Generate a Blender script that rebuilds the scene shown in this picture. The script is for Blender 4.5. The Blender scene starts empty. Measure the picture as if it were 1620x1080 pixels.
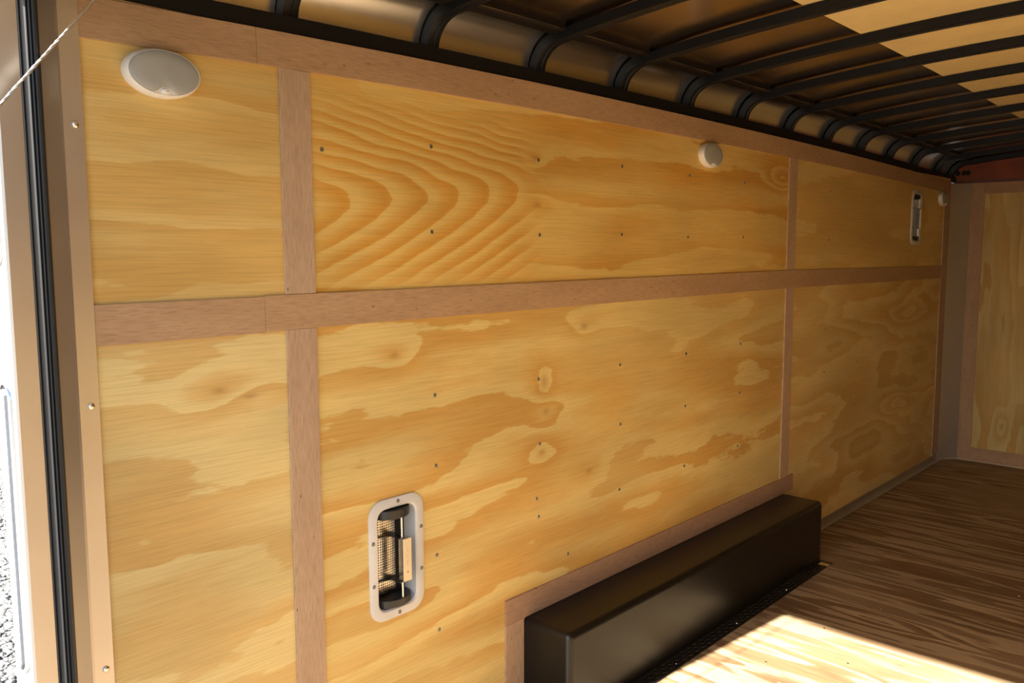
import bpy, bmesh, math, random
from mathutils import Vector, Matrix

random.seed(7)
scene = bpy.context.scene
col = scene.collection

# ------------------------------------------------------------------ camera
CAM = Vector((1.5976, -1.0428, 1.3141))
YAW, PITCH, ROLL, FPX = -0.744324, -0.107586, -0.00278, 1342.8
fw = Vector((math.sin(YAW) * math.cos(PITCH), math.cos(YAW) * math.cos(PITCH), math.sin(PITCH)))
ri = Vector((math.cos(YAW), -math.sin(YAW), 0))
up = ri.cross(fw)
ri2 = ri * math.cos(ROLL) + up * math.sin(ROLL)
up2 = up * math.cos(ROLL) - ri * math.sin(ROLL)
cd = bpy.data.cameras.new('camera')
cd.sensor_width = 36.0
cd.lens = FPX * 36.0 / 1620.0
cd.clip_start = 0.01
cam = bpy.data.objects.new('camera', cd)
M3 = Matrix((ri2, up2, -fw)).transposed()
cam.matrix_world = Matrix.Translation(CAM) @ M3.to_4x4()
col.objects.link(cam)
scene.camera = cam

# ------------------------------------------------------------------ world, sun, exposure
scene.view_settings.view_transform = 'Standard'
scene.view_settings.look = 'None'
scene.view_settings.gamma = 1.0
scene.view_settings.use_curve_mapping = False
scene.view_settings.exposure = 0.64
scene.cycles.max_bounces = 9
scene.cycles.diffuse_bounces = 6
scene.cycles.glossy_bounces = 4
scene.cycles.transmission_bounces = 2
scene.cycles.caustics_reflective = False
scene.cycles.caustics_refractive = False
world = bpy.data.worlds.new('sky')
scene.world = world
world.use_nodes = True
wn = world.node_tree
wn.nodes.clear()
w_out = wn.nodes.new('ShaderNodeOutputWorld')
w_bg = wn.nodes.new('ShaderNodeBackground')
w_sky = wn.nodes.new('ShaderNodeTexSky')
w_sky.sky_type = 'NISHITA'
w_sky.sun_disc = False
w_sky.sun_elevation = math.radians(36.1)
w_sky.sun_rotation = math.radians(186.1)
w_sky.air_density = 1.0
w_sky.dust_density = 2.0
w_sky.ozone_density = 1.0
w_bg.inputs['Strength'].default_value = 0.22
wn.links.new(w_sky.outputs[0], w_bg.inputs['Color'])
wn.links.new(w_bg.outputs[0], w_out.inputs['Surface'])

SUN_EL = math.radians(36.1)
sd = bpy.data.lights.new('sun', 'SUN')
sd.energy = 21.0
sd.angle = math.radians(0.55)
sd.color = (1.0, 0.975, 0.90)
sun = bpy.data.objects.new('sun', sd)
sdir = Vector((0.1064 * math.cos(SUN_EL), 0.9943 * math.cos(SUN_EL), -math.sin(SUN_EL)))
sun.rotation_euler = sdir.to_track_quat('-Z', 'Y').to_euler()
sun.location = (0, -6, 6)
col.objects.link(sun)

# ------------------------------------------------------------------ node helpers
class S:
    """a socket or a number with arithmetic that makes Math nodes"""
    def __init__(self, nt, s):
        self.nt, self.s = nt, s
    def _op(self, op, *o, clamp=False):
        n = self.nt.nodes.new('ShaderNodeMath')
        n.operation = op
        n.use_clamp = clamp
        for i, a in enumerate((self,) + o):
            v = a.s if isinstance(a, S) else a
            if isinstance(v, (int, float)):
                n.inputs[i].default_value = v
            else:
                self.nt.links.new(v, n.inputs[i])
        return S(self.nt, n.outputs[0])
    def __add__(self, o): return self._op('ADD', o)
    def __sub__(self, o): return self._op('SUBTRACT', o)
    def __mul__(self, o): return self._op('MULTIPLY', o)
    def __radd__(self, o): return self._op('ADD', o)
    def __rmul__(self, o): return self._op('MULTIPLY', o)
    def fract(self): return self._op('FRACT')
    def sin(self): return self._op('SINE')
    def abs(self): return self._op('ABSOLUTE')
    def gt(self, v): return self._op('GREATER_THAN', v)
    def exp(self): return S(self.nt, 2.71828)._op('POWER', self)
    def smooth(self, a, b, lo=0.0, hi=1.0):
        n = self.nt.nodes.new('ShaderNodeMapRange')
        n.interpolation_type = 'SMOOTHSTEP'
        self.nt.links.new(self.s, n.inputs[0])
        for i, v in zip((1, 2, 3, 4), (a, b, lo, hi)):
            n.inputs[i].default_value = v
        return S(self.nt, n.outputs[0])


class Mat:
    def __init__(self, name):
        self.m = bpy.data.materials.new(name)
        self.m.use_nodes = True
        self.nt = self.m.node_tree
        self.b = self.nt.nodes['Principled BSDF']
        tc = self.nt.nodes.new('ShaderNodeTexCoord')
        self.obj = tc.outputs['Object']
        sp = self.nt.nodes.new('ShaderNodeSeparateXYZ')
        self.nt.links.new(self.obj, sp.inputs[0])
        self.x, self.y, self.z = (S(self.nt, sp.outputs[i]) for i in range(3))
    def num(self, v): return S(self.nt, v)
    def vec(self, a, b, c):
        n = self.nt.nodes.new('ShaderNodeCombineXYZ')
        for i, v in enumerate((a, b, c)):
            if isinstance(v, S): self.nt.links.new(v.s, n.inputs[i]) if not isinstance(v.s, (int, float)) else None
            else: n.inputs[i].default_value = v
        return n.outputs[0]
    def noise(self, vec, scale=1.0, detail=2.0, rough=0.5, dist=0.0):
        n = self.nt.nodes.new('ShaderNodeTexNoise')
        self.nt.links.new(vec, n.inputs['Vector'])
        n.inputs['Scale'].default_value = scale
        n.inputs['Detail'].default_value = detail
        n.inputs['Roughness'].default_value = rough
        n.inputs['Distortion'].default_value = dist
        return S(self.nt, n.outputs[0])
    def voronoi(self, vec, scale=1.0, feature='F1'):
        n = self.nt.nodes.new('ShaderNodeTexVoronoi')
        n.feature = feature
        self.nt.links.new(vec, n.inputs['Vector'])
        n.inputs['Scale'].default_value = scale
        return S(self.nt, n.outputs['Distance'])
    def ramp(self, fac, stops, interp='LINEAR'):
        n = self.nt.nodes.new('ShaderNodeValToRGB')
        n.color_ramp.interpolation = interp
        el = n.color_ramp.elements
        while len(el) < len(stops): el.new(0.5)
        for e, (p, c) in zip(el, stops):
            e.position = p
            e.color = (c, c, c, 1) if isinstance(c, (int, float)) else (*c, 1)
        self.nt.links.new(fac.s, n.inputs[0])
        return n.outputs[0]
    def mix(self, fac, a, b, blend='MIX'):
        n = self.nt.nodes.new('ShaderNodeMix')
        n.data_type = 'RGBA'
        n.blend_type = blend
        n.clamp_factor = True
        if isinstance(fac, S): self.nt.links.new(fac.s, n.inputs[0])
        elif isinstance(fac, (int, float)): n.inputs[0].default_value = fac
        else: self.nt.links.new(fac, n.inputs[0])
        for i, v in ((6, a), (7, b)):
            if isinstance(v, tuple): n.inputs[i].default_value = (*v, 1)
            else: self.nt.links.new(v, n.inputs[i])
        return n.outputs[2]
    def color(self, c):
        if isinstance(c, tuple): self.b.inputs['Base Color'].default_value = (*c, 1)
        else: self.nt.links.new(c, self.b.inputs['Base Color'])
    def set(self, **k):
        for a, v in k.items():
            s = self.b.inputs[a.replace('_', ' ')]
            if isinstance(v, S): self.nt.links.new(v.s, s)
            else: s.default_value = v
        return self
    def bump(self, h, strength=0.2, dist=0.001):
        n = self.nt.nodes.new('ShaderNodeBump')
        n.inputs['Strength'].default_value = strength
        n.inputs['Distance'].default_value = dist
        self.nt.links.new(h.s, n.inputs['Height'])
        self.nt.links.new(n.outputs[0], self.b.inputs['Normal'])
        return self


def plywood(name, along, across, seed, light, dark, bands=5.0, sa=0.4, sc=3.2, contrast=1.0, warp=0.10,
            knots=(), cathedral=None, rough=0.5, grain=0.32, blot=0.35, spec=0.35, stops=None):
    """rotary-cut veneer: contour bands of a stretched height field; knots raise rings, a cathedral nests curves"""
    m = Mat(name)
    a = getattr(m, along); c = getattr(m, across)
    wv = m.noise(m.vec(a * 2.0, c * 5.0, seed + 7.3), 1.0, 2.0, 0.55)
    wfine = m.noise(m.vec(a * 11.0, c * 42.0, seed + 1.9), 1.0, 2.0, 0.6)
    h = m.noise(m.vec(a * sa, c * sc, float(seed)), 1.0, 2.6, 0.5)
    h = h + (wv - 0.5) * warp + (wfine - 0.5) * (0.38 / bands)
    kd = None
    for (ka, kc, amp, ra, rc) in knots:
        da = a - ka; dc = c - kc
        r2 = da * da * (-1.0 / ra ** 2) + dc * dc * (-1.0 / rc ** 2)
        h = h + r2.exp() * amp
        d = (r2 * (ra / 0.012) ** 2 * 0.5).exp()
        kd = d if kd is None else kd + d
    def banded(hh, nb):
        r = m.ramp((hh * nb).fract(), stops or [(0.0, 0.0), (0.22, 0.06), (0.48, 0.6), (0.80, 1.0), (0.95, 0.95), (1.0, 0.0)])
        n = m.nt.nodes.new('ShaderNodeRGBToBW'); m.nt.links.new(r, n.inputs[0])
        return S(m.nt, n.outputs[0])
    band = banded(h, bands)
    amt = m.noise(m.vec(a * 0.9, c * 2.2, seed + 3.1), 1.0, 2.0, 0.5).smooth(0.34, 0.60, 0.42, 1.0)
    band = band * amt
    if cathedral:
        (a0, c0, sl, g, q1, q2, e, amin, amax, cmin, cmax) = cathedral
        da = a - a0
        dc = c - c0 - da * sl + (wv - 0.5) * 0.07
        root_ = (dc * dc + e * e)._op('SQRT')
        f = da * g + dc * ((q1 - q2) / 2) + root_ * ((q1 + q2) / 2) + (wv - 0.5) * 0.9 + (wfine - 0.5) * 0.18
        mask = a.smooth(amin - 0.05, amin + 0.1) * a.smooth(amax - 0.16, amax, 1, 0) * c.smooth(cmin - 0.06, cmin + 0.06) * c.smooth(cmax - 0.08, cmax + 0.04, 1, 0)
        band = band * (mask * -1.0 + 1.0) + banded(f, 1.0) * mask
    base = m.mix(band * contrast, light, dark)
    # broad tone patches and fine open grain
    n2 = m.noise(m.vec(a * 7.0, c * 330.0, seed + 0.7), 1.0, 2.0, 0.65)
    gr = n2.smooth(0.30, 0.62, 1.0 - 0.30 * grain, 1.04)
    g = gr * wv.smooth(0.3, 0.7, 1.0 - blot * 0.35, 1.0 + blot * 0.2)
    cc = m.nt.nodes.new('ShaderNodeCombineColor')
    for i in range(3): m.nt.links.new(g.s, cc.inputs[i])
    base = m.mix(1.0, base, cc.outputs[0], 'MULTIPLY')
    if kd is not None:
        base = m.mix(kd * 0.5, base, tuple(v * w for v, w in zip(dark, (0.62, 0.5, 0.45))))
    m.color(base)
    m.set(Roughness=rough, Specular_IOR_Level=spec)
    m.bump(n2, 0.09, 0.0005)
    return m.m


def lauan(name, along, across, seed, c1, c2):
    m = Mat(name)
    a = getattr(m, along); c = getattr(m, across)
    t = m.noise(m.vec(a * 2.5, c * 14.0, float(seed)), 1.0, 4.0, 0.6).smooth(0.3, 0.7)
    base = m.mix(t, c1, c2)
    n2 = m.noise(m.vec(a * 26.0, c * 420.0, seed + 2.0), 1.0, 2.0, 0.6)
    g = n2.smooth(0.28, 0.6, 0.80, 1.05)
    sp = m.voronoi(m.vec(a * 16.0, c * 40.0, seed + 0.5), 1.0).smooth(0.05, 0.075, 0.35, 1.0)
    g = g * sp
    cc = m.nt.nodes.new('ShaderNodeCombineColor')
    for i in range(3): m.nt.links.new(g.s, cc.inputs[i])
    m.color(m.mix(1.0, base, cc.outputs[0], 'MULTIPLY'))
    m.set(Roughness=0.55, Specular_IOR_Level=0.3)
    m.bump(n2, 0.15, 0.0004)
    return m.m


def metal(name, c, rough, brush=None, metallic=1.0, var=0.12, seed=1.0):
    m = Mat(name)
    sx, sy, sz = brush or (3, 3, 3)
    n = m.noise(m.vec(m.x * sx, m.y * sy, m.z * sz), 1.0, 3.0, 0.6)
    n0 = m.noise(m.vec(m.x * 2.0 + seed, m.y * 2.0, m.z * 2.0), 1.0, 3.0, 0.6)
    m.color(m.mix(n0.smooth(0.3, 0.7), tuple(v * (1 - var) for v in c), c))
    m.set(Metallic=metallic, Roughness=n.smooth(0.2, 0.8, rough * 0.8, rough * 1.25))
    return m.m


def plain(name, c, rough=0.5, spec=0.5, metallic=0.0, bump=0.0, bscale=300.0, var=0.06):
    m = Mat(name)
    n = m.noise(m.obj, bscale, 2.0, 0.6)
    n0 = m.noise(m.obj, 6.0, 3.0, 0.6)
    m.color(m.mix(n0.smooth(0.3, 0.7), tuple(v * (1 - var) for v in c), tuple(min(1, v * (1 + var)) for v in c)))
    m.set(Roughness=rough, Specular_IOR_Level=spec, Metallic=metallic)
    if bump: m.bump(n, bump, 0.0006)
    return m.m


LT, DK = (0.685, 0.525, 0.208), (0.585, 0.345, 0.092)
LT2, DK2 = (0.69, 0.55, 0.25), (0.59, 0.38, 0.13)
LU, DU = (0.69, 0.485, 0.16), (0.595, 0.305, 0.052)
M = {}
M['ply_up_a'] = plywood('plywood_rear_upper', 'y', 'z', 3, (0.67, 0.475, 0.175), (0.585, 0.35, 0.095), 7.0, 0.75, 4.2, 0.8, 0.12)
M['ply_up_b'] = plywood('plywood_middle_upper', 'y', 'z', 21, LU, DU, 6.5, 0.5, 3.6, 0.95, 0.12,
    knots=[(0.79, 1.57, 0.10, .06, .03), (0.80, 1.44, 0.12, .07, .03), (2.36, 1.60, .34, .13, .05)],
    cathedral=(0.56, 1.470, 0.06, 9.0, 40.0, 24.0, 0.05, 0.02, 0.84, 1.24, 1.66))
M['ply_up_c'] = plywood('plywood_front_upper', 'y', 'z', 35, (0.72, 0.53, 0.205), (0.64, 0.40, 0.12), 6.0, 0.5, 3.0, 0.75, 0.14)  # colour lifted to stand in for weak light towards the front
M['ply_lo_a'] = plywood('plywood_rear_lower', 'y', 'z', 44, LT2, DK2, 6.2, 0.8, 3.2, 0.98, 0.16,
    knots=[(-0.19, 1.03, 0.09, .08, .04), (-0.12, 1.01, -0.10, .07, .03)])
M['ply_lo_b'] = plywood('plywood_middle_lower', 'y', 'z', 58, LT, DK, 7.0, 0.5, 3.0, 0.98, 0.15,
    knots=[(0.27, 1.06, .09, .07, .04), (0.83, 0.93, .11, .05, .06), (0.84, 0.84, -.10, .06, .04), (0.82, 0.72, .10, .07, .04), (1.05, 0.62, .09, .08, .04), (1.02, 1.08, .09, .08, .04)])
M['ply_lo_c'] = plywood('plywood_front_lower', 'y', 'z', 77, (0.72, 0.555, 0.235), (0.62, 0.385, 0.12), 9.0, 0.6, 2.2, 1.0, 0.22,  # lighter colour makes up for dim light at this end
    knots=[(4.0, .95, .2, .3, .07), (3.9, .45, .2, .3, .07)])
M['ply_front'] = plywood('plywood_front_wall', 'z', 'x', 91, (0.617, 0.482, 0.205), (0.539, 0.336, 0.097), 8.0, 0.6, 3.6, 1.0, 0.22,
    knots=[(0.22, .33, .2, .10, .04), (0.22, .55, .2, .10, .05)])
M['ply_right'] = plywood('plywood_right_wall', 'y', 'z', 12, LT, DK, 3.6)
FL, FD = (0.41, 0.295, 0.17), (0.180, 0.100, 0.047)
M['floor_ply'] = [plywood('floor_plywood_%s' % k, 'x', 'y', sd_, FL, FD, 9.5, 0.62, 5.6, 1.0, 0.13, stops=[(0.0, 0.0), (0.32, 0.05), (0.46, 0.8), (0.80, 1.0), (0.94, 0.85), (1.0, 0.0)], rough=0.6, grain=0.7, blot=0.4, spec=0.25,
                          knots=kn) for k, sd_, kn in (('rear', 105, ()), ('sunlit', 131, [(0.75, 1.72, .1, .2, .05), (0.5, 1.35, .1, .2, .04), (0.9, 2.05, .12, .2, .05), (0.95, 2.25, .12, .15, .03)]),
                                                       ('middle', 148, [(0.95, 2.7, .12, .2, .05)]), ('front', 163, ()))]
M['lauan_h'] = lauan('lauan_batten_lengthwise', 'y', 'z', 3, (0.475, 0.308, 0.178), (0.42, 0.263, 0.148))
M['lauan_v'] = lauan('lauan_batten_upright', 'z', 'y', 8, (0.495, 0.352, 0.24), (0.44, 0.30, 0.20))
M['lauan_x'] = lauan('lauan_batten_crosswise', 'x', 'z', 5, (0.47, 0.30, 0.185), (0.41, 0.255, 0.15))
M['lauan_f'] = lauan('lauan_batten_front', 'z', 'x', 18, (0.475, 0.318, 0.20), (0.42, 0.268, 0.165))
M['lauan_w'] = lauan('lauan_batten_dark', 'y', 'z', 15, (0.41, 0.265, 0.18), (0.355, 0.222, 0.145))
M['alu'] = metal('brushed_aluminium', (0.62, 0.60, 0.58), 0.38, (3, 3, 3), metallic=0.75)
M['alu_post'] = metal('post_stainless', (0.60, 0.56, 0.52), 0.34, (2, 2, 1), metallic=0.8)
M['alu_cove'] = metal('cove_aluminium', (0.72, 0.71, 0.70), 0.24, (2, 1, 2))
M['roof_metal'] = metal('roof_galvanised', (0.55, 0.47, 0.39), 0.22, (1.5, 1.5, 1.5), var=0.12)
M['strip_alu'] = metal('floor_strip_aluminium', (0.60, 0.58, 0.57), 0.42, (60, 3, 60))
M['black_steel'] = plain('black_painted_steel', (0.006, 0.006, 0.0065), 0.45, 0.25)
M['shade_strip'] = plain('shade_toned_roof_edge', (0.010, 0.007, 0.0055), 0.45, 0.25)  # near-black stands in for the dim reflection on a downward face
M['box_black'] = plain('black_textured_coat', (0.0045, 0.0042, 0.004), 0.34, 0.42, bump=0.3, bscale=420.0)
M['tread'] = plain('black_tread_plate', (0.014, 0.012, 0.010), 0.30, 0.6)
M['liner'] = plain('tan_liner_board', (0.72, 0.565, 0.275), 0.6, 0.3)
M['red_panel'] = plain('red_painted_header', (0.22, 0.052, 0.018), 0.45, 0.35, var=0.2)
M['white_plastic'] = plain('white_plastic', (0.80, 0.78, 0.75), 0.42, 0.4)
M['vent_plastic'] = plain('pale_grey_plastic', (0.63, 0.63, 0.63), 0.45, 0.4)
M['lens'] = plain('frosted_lens', (0.35, 0.355, 0.345), 0.30, 0.5, var=0.08)
M['rubber'] = plain('black_rubber', (0.020, 0.020, 0.021), 0.36, 0.5)
M['dark'] = plain('dark_recess', (0.010, 0.009, 0.008), 0.7, 0.2)
M['chrome'] = metal('bright_steel', (0.78, 0.76, 0.72), 0.16, (30, 30, 30))
M['steel'] = metal('perforated_steel', (0.70, 0.66, 0.60), 0.25, (30, 30, 30))
M['fin'] = metal('dull_steel', (0.22, 0.21, 0.20), 0.35, (30, 30, 30))
M['cream'] = plain('cream_label_plate', (0.80, 0.66, 0.42), 0.45, 0.4)
M['ink'] = plain('grey_ink', (0.22, 0.17, 0.12), 0.7, 0.2)
M['zinc'] = metal('zinc_screw', (0.24, 0.26, 0.30), 0.35, (200, 200, 200))
M['cable'] = metal('steel_cable', (0.60, 0.58, 0.55), 0.38, (300, 300, 300))
M['clear_lens'] = plain('clear_light_lens', (0.80, 0.80, 0.82), 0.12, 0.7, bump=0.9, bscale=160.0)
M['silver_bezel'] = metal('light_bezel', (0.85, 0.85, 0.88), 0.2, (20, 20, 20))
M['caulk'] = plain('pale_caulk', (0.52, 0.44, 0.33), 0.6, 0.3)

# gravel
gm = Mat('gravel_stone')
gv = gm.noise(gm.vec(gm.x * 25.0, gm.y * 25.0, gm.z * 25.0), 1.0, 1.0, 0.5)
gm.color(gm.ramp(gv, [(0.3, (0.11, 0.105, 0.10)), (0.7, (0.30, 0.285, 0.27))])); gm.set(Roughness=0.85)
M['stone'] = gm.m
gg = Mat('gravel_ground')
gv = gg.voronoi(gg.vec(gg.x * 40.0, gg.y * 40.0, 0.0), 1.0)
gg.color(gg.ramp(gv, [(0.0, (0.30, 0.285, 0.265)), (0.5, (0.21, 0.20, 0.185)), (0.8, (0.07, 0.067, 0.063))])); gg.set(Roughness=0.9)
gg.bump(gv, 0.6, 0.02)
M['gravel'] = gg.m


# ------------------------------------------------------------------ mesh helpers
def crown(y):
    return 0.014 - (0.0042 if y > 1.0 else 0.009) * (y - 1.0) ** 2


class MB:
    def __init__(self): self.v, self.f = [], []
    def add(self, vs, fs):
        b = len(self.v)
        self.v += [tuple(p) for p in vs]
        self.f += [tuple(b + i for i in f) for f in fs]
        return self
    def box(self, x0, x1, y0, y1, z0, z1, ny=1, bend=None):
        ys = [y0 + (y1 - y0) * i / ny for i in range(ny + 1)]
        vs = []
        for y in ys:
            d = bend(y) if bend else 0.0
            vs += [(x0, y, z0 + d), (x1, y, z0 + d), (x1, y, z1 + d), (x0, y, z1 + d)]
        fs = [(0, 1, 2, 3), tuple(4 * ny + i for i in (3, 2, 1, 0))]
        for i in range(ny):
            a, b = 4 * i, 4 * i + 4
            for j in range(4):
                k = (j + 1) % 4
                fs.append((a + k, a + j, b + j, b + k))
        return self.add(vs, fs)
    def prism(self, poly, z0, z1):
        n = len(poly)
        vs = [(x, y, z0) for x, y in poly] + [(x, y, z1) for x, y in poly]
        fs = [tuple(range(n - 1, -1, -1)), tuple(range(n, 2 * n))]
        for i in range(n):
            j = (i + 1) % n
            fs.append((i, j, n + j, n + i))
        return self.add(vs, fs)
    def tube(self, pts, r, n=10, cap=True):
        pts = [Vector(p) for p in pts]
        base = len(self.v)
        for i, p in enumerate(pts):
            t = (pts[min(i + 1, len(pts) - 1)] - pts[max(i - 1, 0)]).normalized()
            a = t.orthogonal().normalized() if i == 0 else (a - t * a.dot(t)).normalized()
            b = t.cross(a)
            for k in range(n):
                an = 2 * math.pi * k / n
                self.v.append(tuple(p + a * r * math.cos(an) + b * r * math.sin(an)))
        for i in range(len(pts) - 1):
            for k in range(n):
                k2 = (k + 1) % n
                self.f.append((base + i * n + k, base + i * n + k2, base + (i + 1) * n + k2, base + (i + 1) * n + k))
        if cap:
            self.f.append(tuple(base + k for k in range(n - 1, -1, -1)))
            self.f.append(tuple(base + (len(pts) - 1) * n + k for k in range(n)))
        return self
    def rings(self, loops, cap0=True, cap1=True):
        """loft through closed loops of equal length"""
        base = len(self.v); n = len(loops[0])
        for l in loops: self.v += [tuple(p) for p in l]
        for i in range(len(loops) - 1):
            for k in range(n):
                k2 = (k + 1) % n
                self.f.append((base + i * n + k, base + i * n + k2, base + (i + 1) * n + k2, base + (i + 1) * n + k))
        if cap0: self.f.append(tuple(base + k for k in range(n - 1, -1, -1)))
        if cap1: self.f.append(tuple(base + (len(loops) - 1) * n + k for k in range(n)))
        return self
    def mesh(self, name, mat, smooth=False, bevel=0.0, seg=2):
        me = bpy.data.meshes.new(name)
        me.from_pydata(self.v, [], self.f)
        bm = bmesh.new(); bm.from_mesh(me)
        bmesh.ops.remove_doubles(bm, verts=bm.verts, dist=1e-6)
        bmesh.ops.recalc_face_normals(bm, faces=bm.faces)
        if bevel:
            es = [e for e in bm.edges if len(e.link_faces) == 2 and e.calc_face_angle(0) > 0.6]
            bmesh.ops.bevel(bm, geom=es, offset=bevel, segments=seg, profile=0.5, affect='EDGES', clamp_overlap=True)
        bm.to_mesh(me); bm.free()
        me.materials.append(mat)
        if smooth:
            for p in me.polygons: p.use_smooth = True
            me.set_sharp_from_angle(angle=math.radians(40))
        return me
    def build(self, name, mat, parent=None, smooth=False, bevel=0.0, seg=2):
        return link(name, self.mesh(name, mat, smooth, bevel, seg), parent)


def link(name, me, parent=None, loc=None):
    o = bpy.data.objects.new(name, me)
    col.objects.link(o)
    if parent is not None: o.parent = parent
    if loc is not None: o.location = loc
    return o


def struct(o, label=None, cat=None):
    o['kind'] = 'structure'
    if label: o['label'] = label
    if cat: o['category'] = cat
    return o


def thing(name, label, cat, loc=(0, 0, 0), group=None):
    o = bpy.data.objects.new(name, None)
    o.empty_display_size = 0.05
    col.objects.link(o)
    o.location = loc
    o['label'] = label; o['category'] = cat
    if group: o['group'] = group
    return o


def root(name, label, cat):
    return struct(thing(name, label, cat))


def rrect(hy, hz, r, n=6):
    """rounded rectangle loop (y, z), counter-clockwise"""
    pts = []
    for cy, cz, a0 in ((hy - r, hz - r, 0), (-hy + r, hz - r, 90), (-hy + r, -hz + r, 180), (hy - r, -hz + r, 270)):
        for i in range(n + 1):
            a = math.radians(a0 + 90 * i / n)
            pts.append((cy + r * math.cos(a), cz + r * math.sin(a)))
    return pts


def holed_panel(name, y0, y1, z0, z1, hole, mat, parent, t=0.009):
    """plywood panel in the wall plane with an opening cut through it"""
    bm = bmesh.new()
    outer = [bm.verts.new((0, y, z)) for y, z in ((y0, z0), (y1, z0), (y1, z1), (y0, z1))]
    inner = [bm.verts.new((0, y, z)) for y, z in hole]
    es = [bm.edges.new((l[i], l[(i + 1) % len(l)])) for l in (outer, inner) for i in range(len(l))]
    bmesh.ops.triangle_fill(bm, use_beauty=True, use_dissolve=False, edges=es)
    fs = list(bm.faces)
    r = bmesh.ops.extrude_face_region(bm, geom=fs)
    bmesh.ops.translate(bm, verts=[g for g in r['geom'] if isinstance(g, bmesh.types.BMVert)], vec=(-t, 0, 0))
    bmesh.ops.recalc_face_normals(bm, faces=bm.faces)
    me = bpy.data.meshes.new(name); bm.to_mesh(me); bm.free()
    me.materials.append(mat)
    return link(name, me, parent)


# ------------------------------------------------------------------ the shell
FZ = -0.02            # floor top
YR, YF = -0.575, 4.79  # rear opening, front wall
W = 2.30              # inside width
S16 = 0.4064
BY = [k * S16 + 0.012 for k in range(-1, 12)]

floor = root('floor', 'plywood trailer floor, partly sunlit, with seams across it', 'floor')
ys = [YR, 0.98, 2.398, 3.632, YF + 0.03]
for i in range(4):
    MB().box(-0.02, W + 0.02, ys[i] + 0.0022, ys[i + 1] - 0.0022, FZ - 0.018, FZ).build('plywood_sheet', M['floor_ply'][i], floor)
MB().box(-0.04, W + 0.04, YR, YF + 0.06, FZ - 0.06, FZ - 0.019).build('subframe', M['dark'], floor)
MB().box(0.192, 0.232, 2.402, 2.43, FZ, FZ + 0.004).build('filler_piece', M['ply_up_a'], floor)

wall_left = root('wall_left', 'plywood side wall with lauan battens covering its seams', 'wall')
VENTS = [(0.2655, 0.556), (4.058, 1.488)]
VHY, VHZ, VR = 0.0865, 0.153, 0.042
OHY, OHZ, OR = 0.0600, 0.1275, 0.024
ZM = 1.181
y_a, y_b, y_c, y_d = -0.47, 0.008, 2.450, 4.668
MB().box(-0.009, 0, y_a, y_b, ZM, 1.765).build('plywood_panel', M['ply_up_a'], wall_left)
MB().box(-0.009, 0, y_b, y_c, ZM, 1.765).build('plywood_panel', M['ply_up_b'], wall_left)
holed_panel('plywood_panel', y_c, y_d, ZM, 1.74, [(VENTS[1][0] + a, VENTS[1][1] + b) for a, b in rrect(OHY + .004, OHZ + .004, OR)], M['ply_up_c'], wall_left)
MB().box(-0.009, 0, y_a, y_b, FZ, ZM).build('plywood_panel', M['ply_lo_a'], wall_left)
holed_panel('plywood_panel', y_b, y_c, FZ, ZM, [(VENTS[0][0] + a, VENTS[0][1] + b) for a, b in rrect(OHY + .004, OHZ + .004, OR)], M['ply_lo_b'], wall_left)
MB().box(-0.009, 0, y_c, y_d, FZ, ZM).build('plywood_panel', M['ply_lo_c'], wall_left)
MB().box(-0.075, -0.07, -0.56, YF + 0.08, FZ - 0.06, 1.80).build('outer_skin', M['alu'], wall_left)

bt = 0.0055
def batten(y0, y1, z0, z1, key, bend=None, t=bt, ny=1):
    return MB().box(0, t, y0, y1, z0, z1, ny, bend).build('batten', M[key], wall_left, bevel=0.0006, seg=1)

gap = 0.0006
batten(-0.445, -0.081 - gap, 1.690, 1.763, 'lauan_h', crown)
batten(-0.081, 2.372 - gap, 1.690, 1.763, 'lauan_h', crown, ny=6)
batten(2.372, y_d, 1.690, 1.763, 'lauan_h', crown, ny=6)
batten(-0.445, -0.081 - gap, 1.141, 1.217, 'lauan_h')
batten(-0.081, 2.365 - gap, 1.1435, 1.2195, 'lauan_h', lambda y: 0.0018 * y)
batten(2.365, 4.555 - gap, 1.148, 1.224, 'lauan_h', lambda y: -0.0062 * (y - 2.4))
batten(-0.030, 0.046, 1.2205, 1.6945, 'lauan_v')
batten(-0.030, 0.046, FZ, 1.1432, 'lauan_v')
batten(2.411, 2.489, 1.225, 1.6945, 'lauan_v')
batten(2.411, 2.489, 0.3155, 1.147, 'lauan_v')
batten(4.555, y_d - 0.001, 0.026, 1.648, 'lauan_v', t=0.006)
batten(0.657, 2.543, 0.242, 0.315, 'lauan_w')
batten(0.657, 0.735, FZ, 0.2415, 'lauan_v')

# screws in the plywood
sm = MB()
n = 10
lp = lambda x, r: [(x, r * math.cos(2 * math.pi * k / n), r * math.sin(2 * math.pi * k / n)) for k in range(n)]
sm.rings([lp(0, 0.0052), lp(0.0012, 0.0047), lp(0.0017, 0.0026), lp(0.0010, 0.0014)], True, True)
screw_me = sm.mesh('screw', M['zinc'], True)
rows = [1.571, 1.357, 0.945, 0.746, 0.528]
for k in range(1, 12):
    if k == 6: continue
    for j, z in enumerate(rows):
        if k == 11 and j < 2: continue
        y = k * S16 - (0.006 if k < 6 else -0.01)
        zz = z + (0.02 if (k == 1 and j in (3,)) else 0) + random.uniform(-.006, .006)
        if abs(y - VENTS[1][0]) < .12 and zz > 1.3: continue
        link('screw', screw_me, wall_left, (0, y + random.uniform(-.004, .004), zz))
for y, z in ((0.797, 0.585), (0.944, 0.378), (0.405, 0.318), (0.075, 1.535)):
    link('screw', screw_me, wall_left, (0, y, z))

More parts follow.
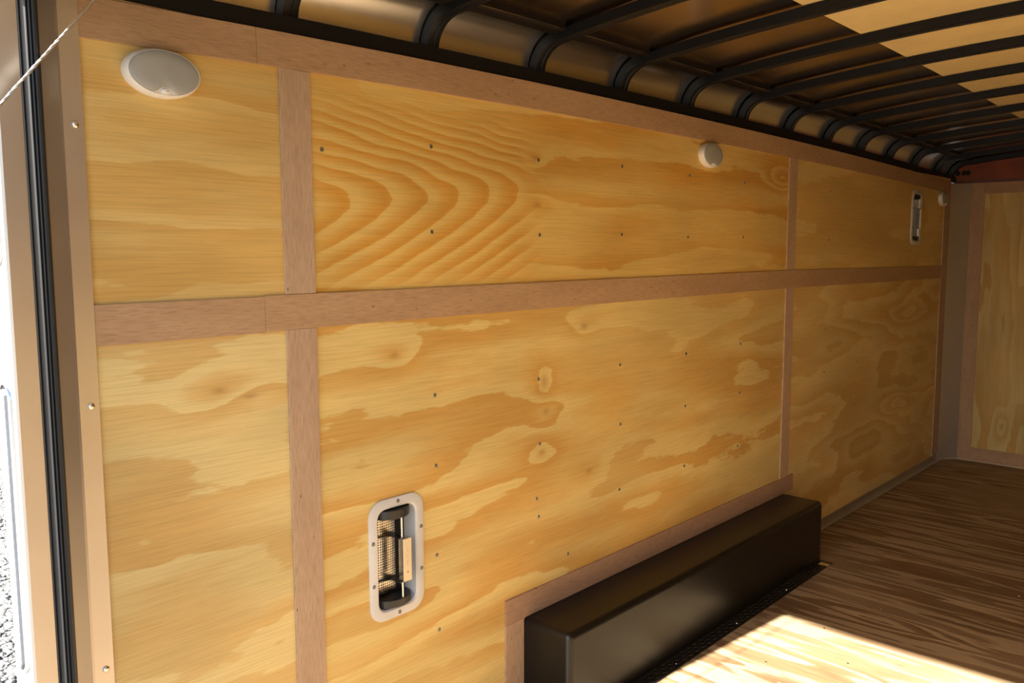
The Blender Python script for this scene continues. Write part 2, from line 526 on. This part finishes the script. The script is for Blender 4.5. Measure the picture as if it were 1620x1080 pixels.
base_l = struct(MB().box(0.0, 0.005, 2.545, 4.672, FZ, 0.024).box(0.0, 0.022, 2.545, 4.672, FZ, FZ + 0.003).build('baseboard_left', M['strip_alu'], bevel=0.001, seg=1),
                'aluminium strip along foot of plywood wall beyond the wheel box', 'baseboard')

# front wall
wall_front = root('wall_front', 'plywood front wall with lauan battens around it', 'wall')
zt = 1.762 + crown(YF)
MB().box(0.06, 1.28, YF, YF + 0.009, FZ, zt).build('plywood_panel', M['ply_front'], wall_front)
MB().box(1.28, W, YF, YF + 0.009, FZ, zt).build('plywood_panel', M['ply_front'], wall_front)
MB().box(0.088, 0.166, YF - bt, YF, FZ, zt).build('batten', M['lauan_f'], wall_front)
MB().box(0.1665, W, YF - bt, YF, zt - 0.069, zt).build('batten', M['lauan_x'], wall_front)
MB().box(0.1665, W, YF - bt, YF, FZ, 0.066).build('batten', M['lauan_x'], wall_front)
MB().box(0.07, W, YF - 0.010, YF - bt, FZ, FZ + 0.007).build('caulk_line', M['caulk'], wall_front)
hp = MB().box(-0.07, W + 0.07, YF - 0.012, YF + 0.012, zt - 0.002, 1.99).build('header_panel', M['red_panel'], wall_front)
hp['label'] = 'red painted panel above front wall'
MB().box(-0.07, W + 0.07, YF - 0.016, YF - 0.012, zt - 0.002, zt + 0.016).build('header_lip', plain('dark_red_lip', (0.10, 0.025, 0.015), 0.4), wall_front)
for hx, hr in ((0.010, .014), (0.044, .013), (0.068, .013)):
    loop = lambda y, r: [(hx + r * math.cos(a * math.pi / 8), y, zt + 0.062 + 1.25 * r * math.sin(a * math.pi / 8)) for a in range(16)]
    MB().rings([loop(YF - 0.0150, hr), loop(YF - 0.0150, hr * .8), loop(YF - 0.0126, hr * .78)], False, True).build('wire_hole', M['dark'], wall_front)

corner = root('trim_1', 'aluminium corner cover between side wall and front wall', 'corner trim')
MB().prism([(0.007, 4.662), (0.0, 4.676), (0.03, 4.735), (0.0875, YF - .0015), (0.080, YF + .002), (0.070, YF + .002), (0.0, 4.70), (-0.002, 4.665)], FZ, zt - 0.003).build('cover', M['alu'], corner, smooth=True)
MB().prism([(0.012, 4.668), (0.034, 4.732), (0.088, YF - .010), (0.08, YF - .004), (0.026, 4.737), (0.004, 4.676)], FZ, FZ + 0.006).build('caulk_line', M['caulk'], corner)

# right wall (beside the camera's view)
wall_right = root('wall_right', 'plywood side wall opposite the wheel box', 'wall')
MB().box(W, W + 0.009, YR, YF + 0.05, FZ, ZM).build('plywood_panel', M['ply_right'], wall_right)
MB().box(W, W + 0.009, YR, YF + 0.05, ZM, 1.80).build('plywood_panel', M['ply_right'], wall_right)
MB().box(W + 0.06, W + 0.065, YR, YF + 0.08, FZ - 0.06, 1.85).build('outer_skin', M['alu'], wall_right)

# ------------------------------------------------------------------ ceiling: rail, cove, roof skin, bows
ceiling = root('ceiling', 'metal roof with curved black bows and a tan liner', 'ceiling')
def arch(x, off=0.0):
    return 1.952 - 0.062 * ((x - W / 2) / 1.06) ** 2 + off

NY = 16
def ylist(y0, y1, n=NY): return [y0 + (y1 - y0) * i / n for i in range(n + 1)]
for sgn in (0, 1):
    mx = (lambda x: x) if sgn == 0 else (lambda x: W - x)
    a, b = sorted((mx(-0.045), mx(-0.001)))
    MB().box(a, b, -0.46, YF + 0.02, 1.7632, 1.800, NY, crown).build('top_rail', M['black_steel'], ceiling)

# path of a bow from the rail up and across, in (x, z)
def bow_path(off=0.0):
    pts = [(-0.024 - off, 1.775)]
    for i in range(9):
        t = math.radians(90 * i / 8)
        pts.append((0.072 - (0.096 + off) * math.cos(t), 1.800 + (arch(0.072) - 1.800 + off) * math.sin(t)))
    for i in range(1, 25):
        x = 0.072 + (W / 2 - 0.072) * i / 24
        pts.append((x, arch(x, off)))
    pts += [(W - x, z) for x, z in reversed(pts[:-1])]
    return pts

# bow: hat-section bar, mesh made once
path = bow_path()
vs, fs = [], []
sec = [(-0.019, -0.013), (-0.012, -0.0145), (-0.004, -0.0145), (-0.002, -0.0115), (0.002, -0.0115), (0.004, -0.0145), (0.012, -0.0145), (0.019, -0.013), (0.019, 0.014), (-0.019, 0.014)]
bw = MB(); loops = []
for i, (x, z) in enumerate(path):
    x0, z0 = path[max(i - 1, 0)]; x1, z1 = path[min(i + 1, len(path) - 1)]
    t = Vector((x1 - x0, z1 - z0)).normalized()
    nrm = Vector((-t.y, t.x))   # outward
    loops.append([(x + nrm.x * h, yy, z + nrm.y * h) for yy, h in sec])
bw.rings(loops)
bow_me = bw.mesh('roof_bow', M['black_steel'], True)
for y in BY + [YF - 0.035]:
    o = link('roof_bow', bow_me, ceiling, (0, y, crown(y) - 0.004))

# cove and roof skins follow the crown along y
def sheet(name, prof, y0, y1, mat, th=0.002, ny=24):
    mb = MB(); base = 0
    yl = ylist(y0, y1, ny)
    top = []
    for i, (x, z) in enumerate(prof):
        x0, z0 = prof[max(i - 1, 0)]; x1, z1 = prof[min(i + 1, len(prof) - 1)]
        t = Vector((x1 - x0, z1 - z0)).normalized()
        top.append((x - t.y * th, z + t.x * th))
    loop = list(prof) + list(reversed(top))
    mb.rings([[(x, y, z + crown(y)) for x, z in loop] for y in yl])
    return mb.build(name, mat, ceiling, smooth=True)

sk = bow_path(0.016)
NC = 9
for side in (0, 1):
    pr = sk[:NC + 1] if side == 0 else list(sk[-NC - 1:])
    sheet('cove_skin', pr, -0.57, YF + 0.05, M['alu_cove'])
sheet('roof_skin', [(x, z + 0.003) for x, z in sk[NC - 2:-(NC - 2)]], -0.57, YF + 0.05, M['roof_metal'])
sheet('liner_board', [(x, arch(x, 0.0125)) for x in [0.580 + (W - 1.160) * i / 20 for i in range(21)]], -0.55, YF - 0.02, M['liner'], th=0.003)
# folded roof edge above cove, shade painted into its colour, one per bay
allb = sorted(BY + [YF - 0.035])
for a, b in zip(allb[:-1], allb[1:]):
    mb = MB()
    prof = [(0.040, arch(0.072) + 0.004), (0.052, arch(0.072) + 0.0005), (0.086, arch(0.094) - 0.001), (0.095, arch(0.098) + 0.004), (0.096, arch(.098) + 0.0185), (0.04, arch(0.072) + 0.012)]
    mb.rings([[(x, y, z + crown(y)) for x, z in prof] for y in ylist(a + 0.019, b - 0.019, 2)])
    mb.build('roof_edge', M['shade_strip'], ceiling)
    MB().box(0.094, 0.0965, a + 0.019, b - 0.019, arch(.098) + 0.0015, arch(.098) + .0040, 2, crown).build('edge_bead', M['chrome'], ceiling)

# ------------------------------------------------------------------ rear frame
post = root('trim_2', 'metal rear door post with black rubber seal', 'door post')
A, B, C, D, Ee = (0.0075, -0.429), (0.0075, -0.463), (0.030, -0.502), (0.048, -0.5387), (0.050, -0.5741)
PZ0, PZ1 = -0.06, 1.79
MB().prism([A, B, (0.0095, -0.468), C, (0.026, -0.5045), (0.004, -0.468), (0.0058, -0.462), (0.0058, -0.429)], PZ0, PZ1).build('jamb_cover', M['alu_post'], post)
MB().prism([(-0.001, -0.46), (0.003, -0.468), (0.026, -0.506), (0.0425, -0.5385), (0.038, -0.561), (-0.075, -0.56), (-0.075, -0.46)], PZ0, 1.765).build('core', M['dark'], post)
# seal profile: a fat bulb next to the jamb, then three ribs
seal = []
cv, dv = Vector(C), Vector(D)
tt = (dv - cv); L = tt.length; tn = tt.normalized(); nn = Vector((-tn.y, tn.x)); nn = nn if nn.x > 0 else -nn
def arc(s0, s1, hgt, n=6):
    for i in range(n + 1):
        a = math.pi * i / n
        s = (s0 + s1) / 2 - (s1 - s0) / 2 * math.cos(a)
        p = cv + tn * (s * L) + nn * (0.0008 + hgt * math.sin(a))
        seal.append((p.x, p.y))
arc(0.0, 0.10, 0.0015, 3); arc(0.12, 0.46, 0.010, 8); arc(0.50, 0.62, 0.0135); arc(0.67, 0.78, 0.0130); arc(0.83, 0.92, 0.0115); arc(0.95, 1.0, 0.001, 3)
poly = seal + [tuple(dv - nn * 0.004 ), tuple(cv - nn * 0.004)]
MB().prism(poly, PZ0, PZ1).build('door_seal', M['rubber'], post, smooth=True)
MB().prism([D, Ee, (0.0485, -0.5795), (-0.040, -0.5795), (-0.040, -0.562), (0.040, -0.562), (0.043, -0.5395)], PZ0, 1.80).build('outer_post', M['alu_post'], post, bevel=0.0012)
MB().tube([(C[0] + 0.0006, C[1] - 0.0008, PZ0), (C[0] + 0.0006, C[1] - 0.0008, PZ1)], 0.0011, 8).build('seal_lip', M['chrome'], post, smooth=True)
bn = MB()
lq = lambda x, r: [(x, r * math.cos(2 * math.pi * k / 14), r * math.sin(2 * math.pi * k / 14)) for k in range(14)]
bn.rings([lq(0, .0062), lq(.0012, .0062), lq(.0026, .0050), lq(.0036, .0028), lq(.0039, .001)])
bolt_me = bn.mesh('bolt', M['chrome'], True)
for z in (1.534, 1.034, 0.534):
    link('bolt', bolt_me, post, (0.0075, -0.4435, z))
# header across the rear opening and the far post
header = root('trim_3', 'rear door header over the opening', 'door header')
MB().box(-0.05, W + 0.06, -0.58, -0.50, 1.744, 1.99).build('beam', M['alu_post'], header)
rpost = root('trim_4', 'rear door post on the far side of the opening', 'door post')
MB().box(W - 0.06, W + 0.06, -0.58, -0.46, -0.06, 1.744).build('column', M['alu_post'], rpost)

# ------------------------------------------------------------------ clear light strips on the rear face of the post
def marker_light(z0, z1, label):
    t = thing('marker_light', label, 'light', (0.012, -0.5795, z0), 'light strips on the rear post')
    h = z1 - z0
    def cap(w, g=0.0):
        pts = []
        for i in range(9):
            a = math.pi * i / 8
            pts.append((w * math.cos(a), h - w - g + w * math.sin(a)))
        for i in range(9):
            a = math.pi + math.pi * i / 8
            pts.append((w * math.cos(a), w + g + w * math.sin(a)))
        return pts
    lp = lambda w, y, g=0.0: [(x, y, z) for x, z in cap(w, g)]
    MB().rings([lp(0.026, 0.0), lp(0.026, -0.004), lp(0.024, -0.006), lp(0.019, -0.006, .004), lp(0.019, -0.002, .004)], True, True).build('bezel', M['silver_bezel'], t, smooth=True)
    MB().rings([lp(0.011, -0.0015, .012), lp(0.011, -0.009, .012), lp(0.007, -0.0115, .014)], False, True).build('lens', M['clear_lens'], t, smooth=True)
    MB().rings([lp(0.0185, -0.0025, .005), lp(0.0185, -0.0032, .005)], False, True).build('gasket', M['rubber'], t)
    return t
marker_light(0.585, 1.095, 'lower clear lensed light strip on rear face of door post')
marker_light(1.29, 1.70, 'upper clear lensed light strip on rear face of door post')

# ------------------------------------------------------------------ wheel box
wb = thing('wheel_box', 'long black steel wheel well box standing against plywood wall', 'wheel box', (0, 1.6, FZ))
bx0, bx1, by0, by1, bz1 = 0.0, 0.177, 0.7365 - 1.6, 2.468 - 1.6, 0.241 - FZ
bm = bmesh.new()
vv = [bm.verts.new(p) for p in ((bx0, by0, 0), (bx1, by0, 0), (bx1, by1, 0), (bx0, by1, 0), (bx0, by0, bz1), (bx1, by0, bz1), (bx1, by1, bz1), (bx0, by1, bz1))]
for f in ((3, 2, 1, 0), (4, 5, 6, 7), (0, 1, 5, 4), (1, 2, 6, 5), (2, 3, 7, 6), (3, 0, 4, 7)): bm.faces.new([vv[i] for i in f])
bm.normal_update()
es = [e for e in bm.edges if not all(abs(v.co.x) < 1e-6 for v in e.verts) and not all(abs(v.co.z) < 1e-6 for v in e.verts)]
bmesh.ops.bevel(bm, geom=es, offset=0.020, segments=5, profile=0.5, affect='EDGES', clamp_overlap=True)
me = bpy.data.meshes.new('shell'); bm.to_mesh(me); bm.free()
me.materials.append(M['box_black'])
for p in me.polygons: p.use_smooth = True
me.set_sharp_from_angle(angle=math.radians(35))
link('shell', me, wb)
# tread plate flange along the foot: base plate with raised bars
tp = MB().box(0.17, 0.2320, by0 - .01, by1 - .012, 0.0, 0.0028)
for i in range(84):
    yy = by0 + 0.01 + i * 0.0198
    for j in range(3):
        xx = 0.186 + j * 0.0165
        s = 1 if (i + j) % 2 else -1
        d = Vector((0.0045 * s, 0.0065)); pn = Vector((-d.y, d.x)).normalized() * 0.0013
        q = [(xx + d.x + pn.x * .3, yy + d.y + pn.y * .3), (xx + pn.x, yy + pn.y), (xx - d.x + pn.x * .3, yy - d.y + pn.y * .3), (xx - d.x - pn.x * .3, yy - d.y - pn.y * .3), (xx - pn.x, yy - pn.y), (xx + d.x - pn.x * .3, yy + d.y - pn.y * .3)]
        tp.add([(a, b, 0.0027) for a, b in q] + [(xx + (a - xx) * .75, yy + (b - yy) * .75, 0.0043) for a, b in q],
               [(6, 7, 8, 9, 10, 11)] + [(k, (k + 1) % 6, 6 + (k + 1) % 6, 6 + k) for k in range(6)])
tread = tp.build('tread_plate', M['tread'], wb)
tread['label'] = 'black tread plate flange'
fl = MB()
lf = lambda z, r: [(r * math.cos(2 * math.pi * k / 10), r * math.sin(2 * math.pi * k / 10), z) for k in range(10)]
fl.rings([lf(0, .0045), lf(.0015, .004), lf(.0022, .002)])
fs_me = fl.mesh('screw', M['chrome'], True)
for y in (0.83, 1.24, 1.645, 2.05): link('screw', fs_me, wb, (0.213, y - 1.6, 0.0028))
for x, y in ((0.62, 1.62), (0.55, 2.12), (0.86, 1.4), (0.46, 1.82), (0.9, 2.6), (0.7, 2.36), (0.42, 1.45), (0.5, 3.0), (1.0, 3.2)):
    link('screw', fs_me, floor, (x, y, FZ - 0.001))

# ------------------------------------------------------------------ dome lights
def dome_light(y, z, label):
    t = thing('dome_light', label, 'light', (0, y, z), 'dome lights on the plywood wall')
    N = 96
    def ell(x, ry, rz, dz=0.0): return [(x, ry * math.cos(2 * math.pi * k / N), dz + rz * math.sin(2 * math.pi * k / N)) for k in range(N)]
    MB().rings([ell(0, .0735, .0450), ell(.006, .0745, .0455), ell(.013, .0725, .0440), ell(.019, .0705, .0424), ell(.0215, .0685, .0408), ell(.0200, .0672, .0398)]).build('base', M['white_plastic'], t, smooth=True)
    # lens: oval with a notch at the bottom for the switch
    def lensloop(x, k):
        pts = []
        for i in range(N):
            a = 2 * math.pi * i / N
            yy, zz = .0672 * k * math.cos(a), .0398 * k * math.sin(a)
            if zz < 0 and abs(yy) < 0.024:
                lift = 0.0150 * (0.5 + 0.5 * math.cos(math.pi * yy / 0.024)) ** 0.8
                zz += lift
            pts.append((x, yy, zz))
        return pts
    MB().rings([lensloop(.0185, 1.0), lensloop(.0222, .985), lensloop(.0238, .93), lensloop(.0243, .6)], False, True).build('lens', M['lens'], t, smooth=True)
    sw = MB().rings([[(x, .0075 * k * math.cos(a * math.pi / 8), -.0335 + .0042 * k * math.sin(a * math.pi / 8)) for a in range(16)] for x, k in ((.019, 1), (.0245, 1), (.0258, .8))], False, True).build('switch', M['white_plastic'], t, smooth=True)
    MB().box(.0256, .0261, -.0006, .0030, -.0342, -.0328).build('switch_mark', M['ink'], sw)
    return t
dome_light(-0.283, 1.6435, 'white oval dome light high on wall beside the rear door post')
dome_light(1.748, 1.6525, 'white oval dome light above the wheel box, just below the top batten')
dome_light(4.515, 1.612, 'white oval dome light in the far corner beside the high vent')

# ------------------------------------------------------------------ flow-through vents
def side_vent(y, z, label):
    t = thing('side_vent', label, 'vent', (0, y, z), 'wall vents')
    L3 = lambda x, hy, hz, r: [(x, a, b) for a, b in rrect(hy, hz, r)]
    MB().rings([L3(0.0, VHY, VHZ, VR), L3(.004, VHY, VHZ, VR), L3(.006, VHY - .004, VHZ - .004, VR - .003), L3(.006, OHY + .004, OHZ + .004, OR + .003),
                L3(.002, OHY, OHZ, OR), L3(-.030, OHY - .002, OHZ - .002, OR), L3(-.040, OHY - .003, OHZ - .003, OR)], False, True).build('frame', M['vent_plastic'], t, smooth=True)
    # perforated plate with real holes, gently curved like a drum
    nc, nr, p = 12, 30, 0.0065
    pl = MB()
    y0, z0 = -0.0555, -nr * p / 2
    cx = lambda yy: -0.030 + 0.004 * ((yy + 0.016) / 0.04) ** 2 * -1
    for i in range(nc):
        for j in range(nr):
            a, b, c, d = y0 + i * p, y0 + (i + 1) * p, z0 + j * p, z0 + (j + 1) * p
            my, mz, r = (a + b) / 2, (c + d) / 2, p * 0.29
            outer = [(a, c), (b, c), (b, d), (a, d)]
            inner = [(my - r, mz - r * .4), (my - r * .4, mz - r), (my + r * .4, mz - r), (my + r, mz - r * .4), (my + r, mz + r * .4), (my + r * .4, mz + r), (my - r * .4, mz + r), (my - r, mz + r * .4)]
            pl.add([(cx(q[0]), q[0], q[1]) for q in outer + inner], [(0, 1, 6, 5), (1, 7, 6), (1, 2, 8, 7), (2, 9, 8), (2, 3, 10, 9), (3, 11, 10), (3, 0, 4, 11), (0, 5, 4)])
    pl.build('perforated_plate', M['steel'], t)
    MB().box(-0.0395, -0.0375, -0.056, 0.056, -0.122, 0.122).build('backing', M['dark'], t)
    # black half-round end caps that carry the rod
    for z1, z2 in ((0.101, 0.1235), (-0.1235, -0.104)):
        pts = [(-0.037, -0.0555)] + [(-0.037 + 0.054 * math.sin(math.pi * i / 14) ** 0.8, -0.0555 * math.cos(math.pi * i / 14)) for i in range(1, 14)] + [(-0.037, 0.0555)]
        MB().prism(pts, z1, z2).build('end_cap', M['rubber'], t, bevel=0.0015)
    for zc in (0.0490, -0.0635):
        pts = [(-0.034, -0.050), (-0.026, -0.040), (-0.015, -0.006), (0.017, -0.003), (0.017, 0.008), (-0.034, 0.024)]
        MB().prism(pts, zc - 0.0007, zc + 0.0007).build('fin', M['fin'], t)
    MB().tube([(0.0115, 0.0080, -0.1035), (0.0115, 0.0080, 0.101)], 0.0028, 12).build('rod', M['chrome'], t, smooth=True)
    h = MB().box(0.003, 0.022, 0.0035, 0.0295, -0.0625, 0.0480).build('handle', M['steel'], t, bevel=0.0014)
    MB().box(0.0215, 0.0230, 0.0045, 0.0290, -0.0615, 0.0470).build('label_plate', M['cream'], h, bevel=0.0004, seg=1)
    mk = MB()
    for k in range(9):
        if k in (3, 6): continue
        mk.box(0.0230, 0.0231, 0.0160, 0.0168, -0.022 + k * 0.0050, -0.0182 + k * 0.0050)
    mk.build('label_print', M['ink'], h)
    tri = [(0.0230, 0.0135, -0.0400), (0.0230, 0.0195, -0.0400), (0.0230, 0.0165, -0.0345)]
    MB().rings([tri, [(0.0231, b, c) for a, b, c in tri]]).build('warning_triangle', M['ink'], h)
    for a, b in ((0.002, .1425), (-.0765, .052), (.0765, .060), (-.0765, -.055), (.0765, -.050), (0.002, -.1425)):
        link('screw', screw_me, t, (0.006, a, b))
    return t
side_vent(*VENTS[0], 'white framed vent with perforated plate low on wall beside the wheel box')
side_vent(*VENTS[1], 'white framed vent high on wall near the front corner')

# ------------------------------------------------------------------ cable
ca, cb = Vector((0.10, -0.588, 1.540)), Vector((0.10, -0.436, 1.728))
dr = (cb - ca).normalized()
p0, p1 = ca - dr * 2.66, cb + dr * 0.12
cab = thing('steel_cable', 'thin twisted steel cable slanting down past the rear door post', 'cable', tuple(p0))
for ph in range(3):
    a = dr.orthogonal().normalized(); b = dr.cross(a)
    Ln = (p1 - p0).length; st = 260
    pts = []
    for i in range(st + 1):
        s = Ln * i / st; an = s * 2 * math.pi / 0.045 + ph * 2 * math.pi / 3
        pts.append(dr * s + (a * math.cos(an) + b * math.sin(an)) * 0.00135)
    MB().tube(pts, 0.0015, 6).build('strand', M['cable'], cab, smooth=True)
e1 = p1 - p0
MB().box(e1.x - 0.11, e1.x + 0.012, e1.y - 0.012, e1.y + 0.012, e1.z - 0.012, e1.z + 0.03).build('anchor_bracket', M['black_steel'], cab, bevel=0.002)

# ------------------------------------------------------------------ outside ground
ground = struct(MB().box(-40, 40, -40, 40, -0.72, -0.60).build('ground', M['gravel']), 'sunlit gravel ground outside the trailer', 'ground')
g = MB()
ico = bmesh.new(); bmesh.ops.create_icosphere(ico, subdivisions=1, radius=1.0)
iv = [v.co.copy() for v in ico.verts]; jf = [tuple(v.index for v in f.verts) for f in ico.faces]; ico.free()
for i in range(7000):
    x = -2.0 - 4.2 * random.random()
    yc = 0.06 + (x + 2.53) * -0.296
    yv = yc + random.uniform(-0.30, 0.30)
    r = random.uniform(0.008, 0.020)
    sc = Vector((r * random.uniform(.7, 1.3), r * random.uniform(.7, 1.3), r * random.uniform(.5, .8)))
    rot = Matrix.Rotation(random.uniform(0, 6.28), 3, 'Z')
    b = len(g.v)
    for q in iv:
        q2 = rot @ Vector((q.x * sc.x * random.uniform(.8, 1.15), q.y * sc.y, q.z * sc.z))
        g.v.append((q2.x + x, q2.y + yv, q2.z - 0.60 + sc.z * 0.5))
    g.f += [tuple(b + k for k in f) for f in jf]
me = bpy.data.meshes.new('gravel'); me.from_pydata(g.v, [], g.f); me.materials.append(M['stone'])
go = link('gravel', me)
go['kind'] = 'stuff'; go['label'] = 'loose grey gravel outside beyond the rear door post'; go['category'] = 'gravel'
